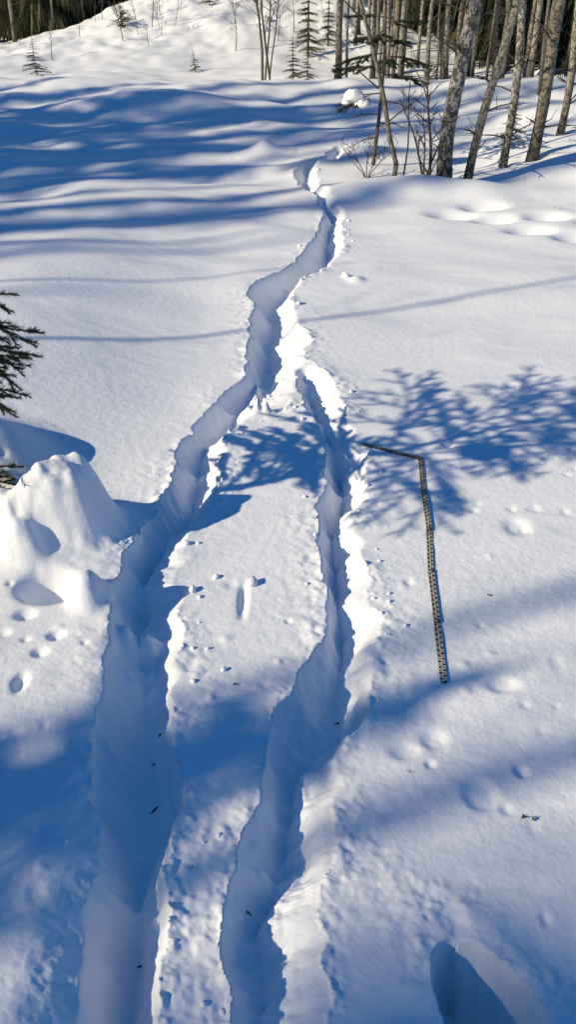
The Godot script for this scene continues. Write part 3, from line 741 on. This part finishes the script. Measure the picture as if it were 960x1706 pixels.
func blade_mesh(l: float, w: float, t: float) -> Array:
	# a thin slat along +x with rounded ends, its face printed, its edges worn black
	var face := st_new(); var rim := st_new(); var out := PackedVector2Array()
	for k in 7: out.append(Vector2(-w * 0.5, 0) * 0.0 + Vector2(-cos(lerpf(-1.2, 1.2, k / 6.0)) * w * 0.5, sin(lerpf(-1.2, 1.2, k / 6.0)) * w * 0.5 / sin(1.2)))
	for k in 7: out.append(Vector2(l + cos(lerpf(-1.2, 1.2, k / 6.0)) * w * 0.5, -sin(lerpf(-1.2, 1.2, k / 6.0)) * w * 0.5 / sin(1.2)))
	var n := out.size(); var c := Vector2(l * 0.5, 0)
	for k in n:
		var a := out[k]; var b := out[(k + 1) % n]
		for y in [t * 0.5, -t * 0.5]:
			var order := [c, a, b] if (a - c).cross(b - c) * y > 0.0 else [c, b, a]
			for q in order:
				face.set_normal(Vector3(0, signf(y), 0)); face.set_uv(Vector2((q.x + w * 0.5) / (l + w), q.y / w + 0.5)); face.add_vertex(Vector3(q.x, y, q.y))
		var o := ((a + b) * 0.5 - c); var nn := Vector3(b.y - a.y, 0, a.x - b.x).normalized()
		if nn.dot(Vector3(o.x, 0, o.y)) < 0.0: nn = -nn
		for q in [[a, 1], [a, -1], [b, -1], [a, 1], [b, -1], [b, 1]]:
			rim.set_normal(nn); rim.add_vertex(Vector3(q[0].x, q[1] * t * 0.5, q[0].y))
	return [face.commit(), rim.commit()]

func ruler() -> void:
	var path := [[0.372, 1.46], [0.386, 1.67], [0.400, 1.88], [0.424, 2.09], [0.436, 2.30], [0.452, 2.50], [0.262, 2.585]]
	var t := thing("folding_ruler", "unfolded pale wooden folding ruler lying on the snow with one end bent left", "ruler", on(0.372, 1.46))
	var edge := mat(Color(0.03, 0.03, 0.028), 0.6); var steel := mat(Color(0.35, 0.34, 0.30), 0.4); steel.metallic = 0.8
	for k in 6:
		var a := on(path[k][0], path[k][1]); var b := on(path[k + 1][0], path[k + 1][1])
		var up := 0.002 + 0.0032 * (k % 2)
		a.y += up; b.y += up
		var m := blade_mesh(a.distance_to(b), 0.0165, 0.003)
		var face := mat(Color.WHITE, 0.55); face.albedo_texture = blade_image(k, [Color(0.68, 0.65, 0.50), Color(0.66, 0.63, 0.48), Color(0.72, 0.67, 0.46), Color(0.82, 0.75, 0.50), Color(0.52, 0.47, 0.34), Color(0.66, 0.60, 0.40)][k])
		var o := part("ruler_blade", m[0], face, t); part("edge", m[1], edge, o)
		var x := (b - a).normalized(); var z := x.cross(Vector3.UP).normalized(); var y := z.cross(x)
		o.transform = Transform3D(Basis(x, y, z), a - t.position)
		if k > 0:
			var cy := CylinderMesh.new(); cy.top_radius = 0.0045; cy.bottom_radius = 0.005; cy.height = 0.003; cy.radial_segments = 12; cy.rings = 1
			var rv := part("rivet", cy, steel, t); rv.position = on(path[k][0], path[k][1]) - t.position + Vector3(0, 0.008, 0)

# ------------------------------------------------------------------ small things on the snow
func litter() -> void:
	var r := RandomNumberGenerator.new(); r.seed = 91
	for q in [[-0.10, 1.83, 0.014, "largest loose snow chunk, midway between the tracks"], [-0.20, 1.86, 0.008, "small snow chunk between the tracks, left of the largest one"], [-0.26, 1.80, 0.010, "crumbly snow lump on the rim of the left track"], [-0.155, 1.49, 0.006, "small snow chunk low between the tracks"], [0.035, 1.235, 0.010, "snow lump fallen onto the floor of the right track"], [0.30, 4.35, 0.018, "snow chunk right of the far track"], [0.13, 1.33, 0.006, "small snow crumb at the lip of the right track"], [-0.30, 2.02, 0.009, "snow lump at the shaded rim of the left track"]]:
		var c := part(numbered("snow_chunk"), clump(r, Vector3(q[2] * 1.3, q[2] * 1.2, q[2]), 7), M.snow, self)
		c.position = on(q[0], q[1], q[2] * 0.25); c.rotation.y = r.randf() * 6.0
		tag(c, q[3], "snow chunk")
	# crumbs of snow along the rims of the tracks
	var lumps := []
	for k in 5: lumps.append(clump(r, Vector3(1.2, 1.0, 0.9), 5))
	for k in 70:
		var t: Array = tr[[0, 0, 1, 2, 2][k % 5]]
		var i := r.randi_range(5, t[2].size() - 6); var f: float = t[0] + i * STEP
		var left := r.randf() < 0.4
		var x: float = t[2][i] - r.randf_range(0.005, 0.06) if left else t[3][i] + t[5][i] + r.randf_range(-0.01, 0.07)
		if f < 0.6: continue
		var c := part(numbered("snow_crumb"), lumps[k % 5], M.snow, self)
		c.scale = Vector3.ONE * r.randf_range(0.003, 0.0075) * (1.0 if f < 3.0 else 1.8); c.position = on(x, f, c.scale.y * 0.2); c.rotation.y = r.randf() * TAU
		tag(c, "small crumb of snow on the rim of a trodden track", "snow crumb", "snow crumbs along the tracks")
	var leaf := mat(Color(0.16, 0.13, 0.08)); var lich := mat(Color(0.07, 0.065, 0.05))
	for q in [[0.49, 1.08, 0.013, "dark scrap of lichen on the snow at right", 1], [-0.18, 0.962, 0.007, "small brown leaf on the snow between the tracks", 0], [0.255, 1.19, 0.006, "pale brown leaf scrap below the pair of dents", 0], [1.72, 5.6, 0.02, "brown leaf on the sunny snow below the birches", 0]]:
		var st := st_new()
		for k in 9 if q[4] else 4:
			var p: Vector3 = Vector3(r.randf_range(-1, 1), r.randf_range(0, 0.2), r.randf_range(-0.5, 0.5)) * q[2]
			var a: Vector3 = Vector3(r.randf_range(-1, 1), r.randf_range(0, 0.5), r.randf_range(-1, 1)) * q[2] * 0.6
			var b: Vector3 = Vector3(r.randf_range(-1, 1), r.randf_range(0, 0.5), r.randf_range(-1, 1)) * q[2] * 0.6
			tri(st, p, p + a, p + b); tri(st, p, p + a + Vector3(0, 0.001, 0), p - b * 0.7)
		var o := part(numbered("lichen_scrap" if q[4] else "fallen_leaf"), st.commit(), lich if q[4] else leaf, self)
		o.position = on(q[0], q[1], 0.003); tag(o, q[3], "lichen" if q[4] else "leaf")
	for q in [[-0.29, 1.18, 0.016, 0.9, "largest dark twig scrap on the floor of the left track"], [-0.075, 0.91, 0.010, -0.8, "dark twig scrap on the floor of the right track, near the bottom"], [0.12, 1.42, 0.010, 0.4, "dark twig scrap on the floor of the right track, mid-way"], [-0.28, 0.86, 0.007, 0.2, "tiny dark scrap at the bottom of the left track"], [-0.30, 1.36, 0.006, 1.2, "dark speck beside the left track's far wall"], [-0.31, 1.30, 0.006, 0.5, "dark speck in the left track above the largest twig scrap"], [-0.125, 1.44, 0.005, 0.5, "dark speck on the snow between the tracks"], [0.54, 1.77, 0.006, -0.6, "dark speck on the snow right of the ruler"]]:
		var st := st_new(); var d: Vector3 = Vector3(cos(q[3]), 0.1, -sin(q[3])) * q[2]
		tube(st, PackedVector3Array([-d, Vector3(0, 0.002, 0.001), d]), PackedFloat32Array([0.0012, 0.0022, 0.0008]), 5)
		tube(st, PackedVector3Array([Vector3.ZERO, Vector3(0.3, 0.2, 0.5) * q[2]]), PackedFloat32Array([0.0012, 0.0006]), 4)
		var o := part(numbered("twig_scrap"), st.commit(), M.twig, self); o.position = on(q[0], q[1], 0.003)
		tag(o, q[4], "twig")
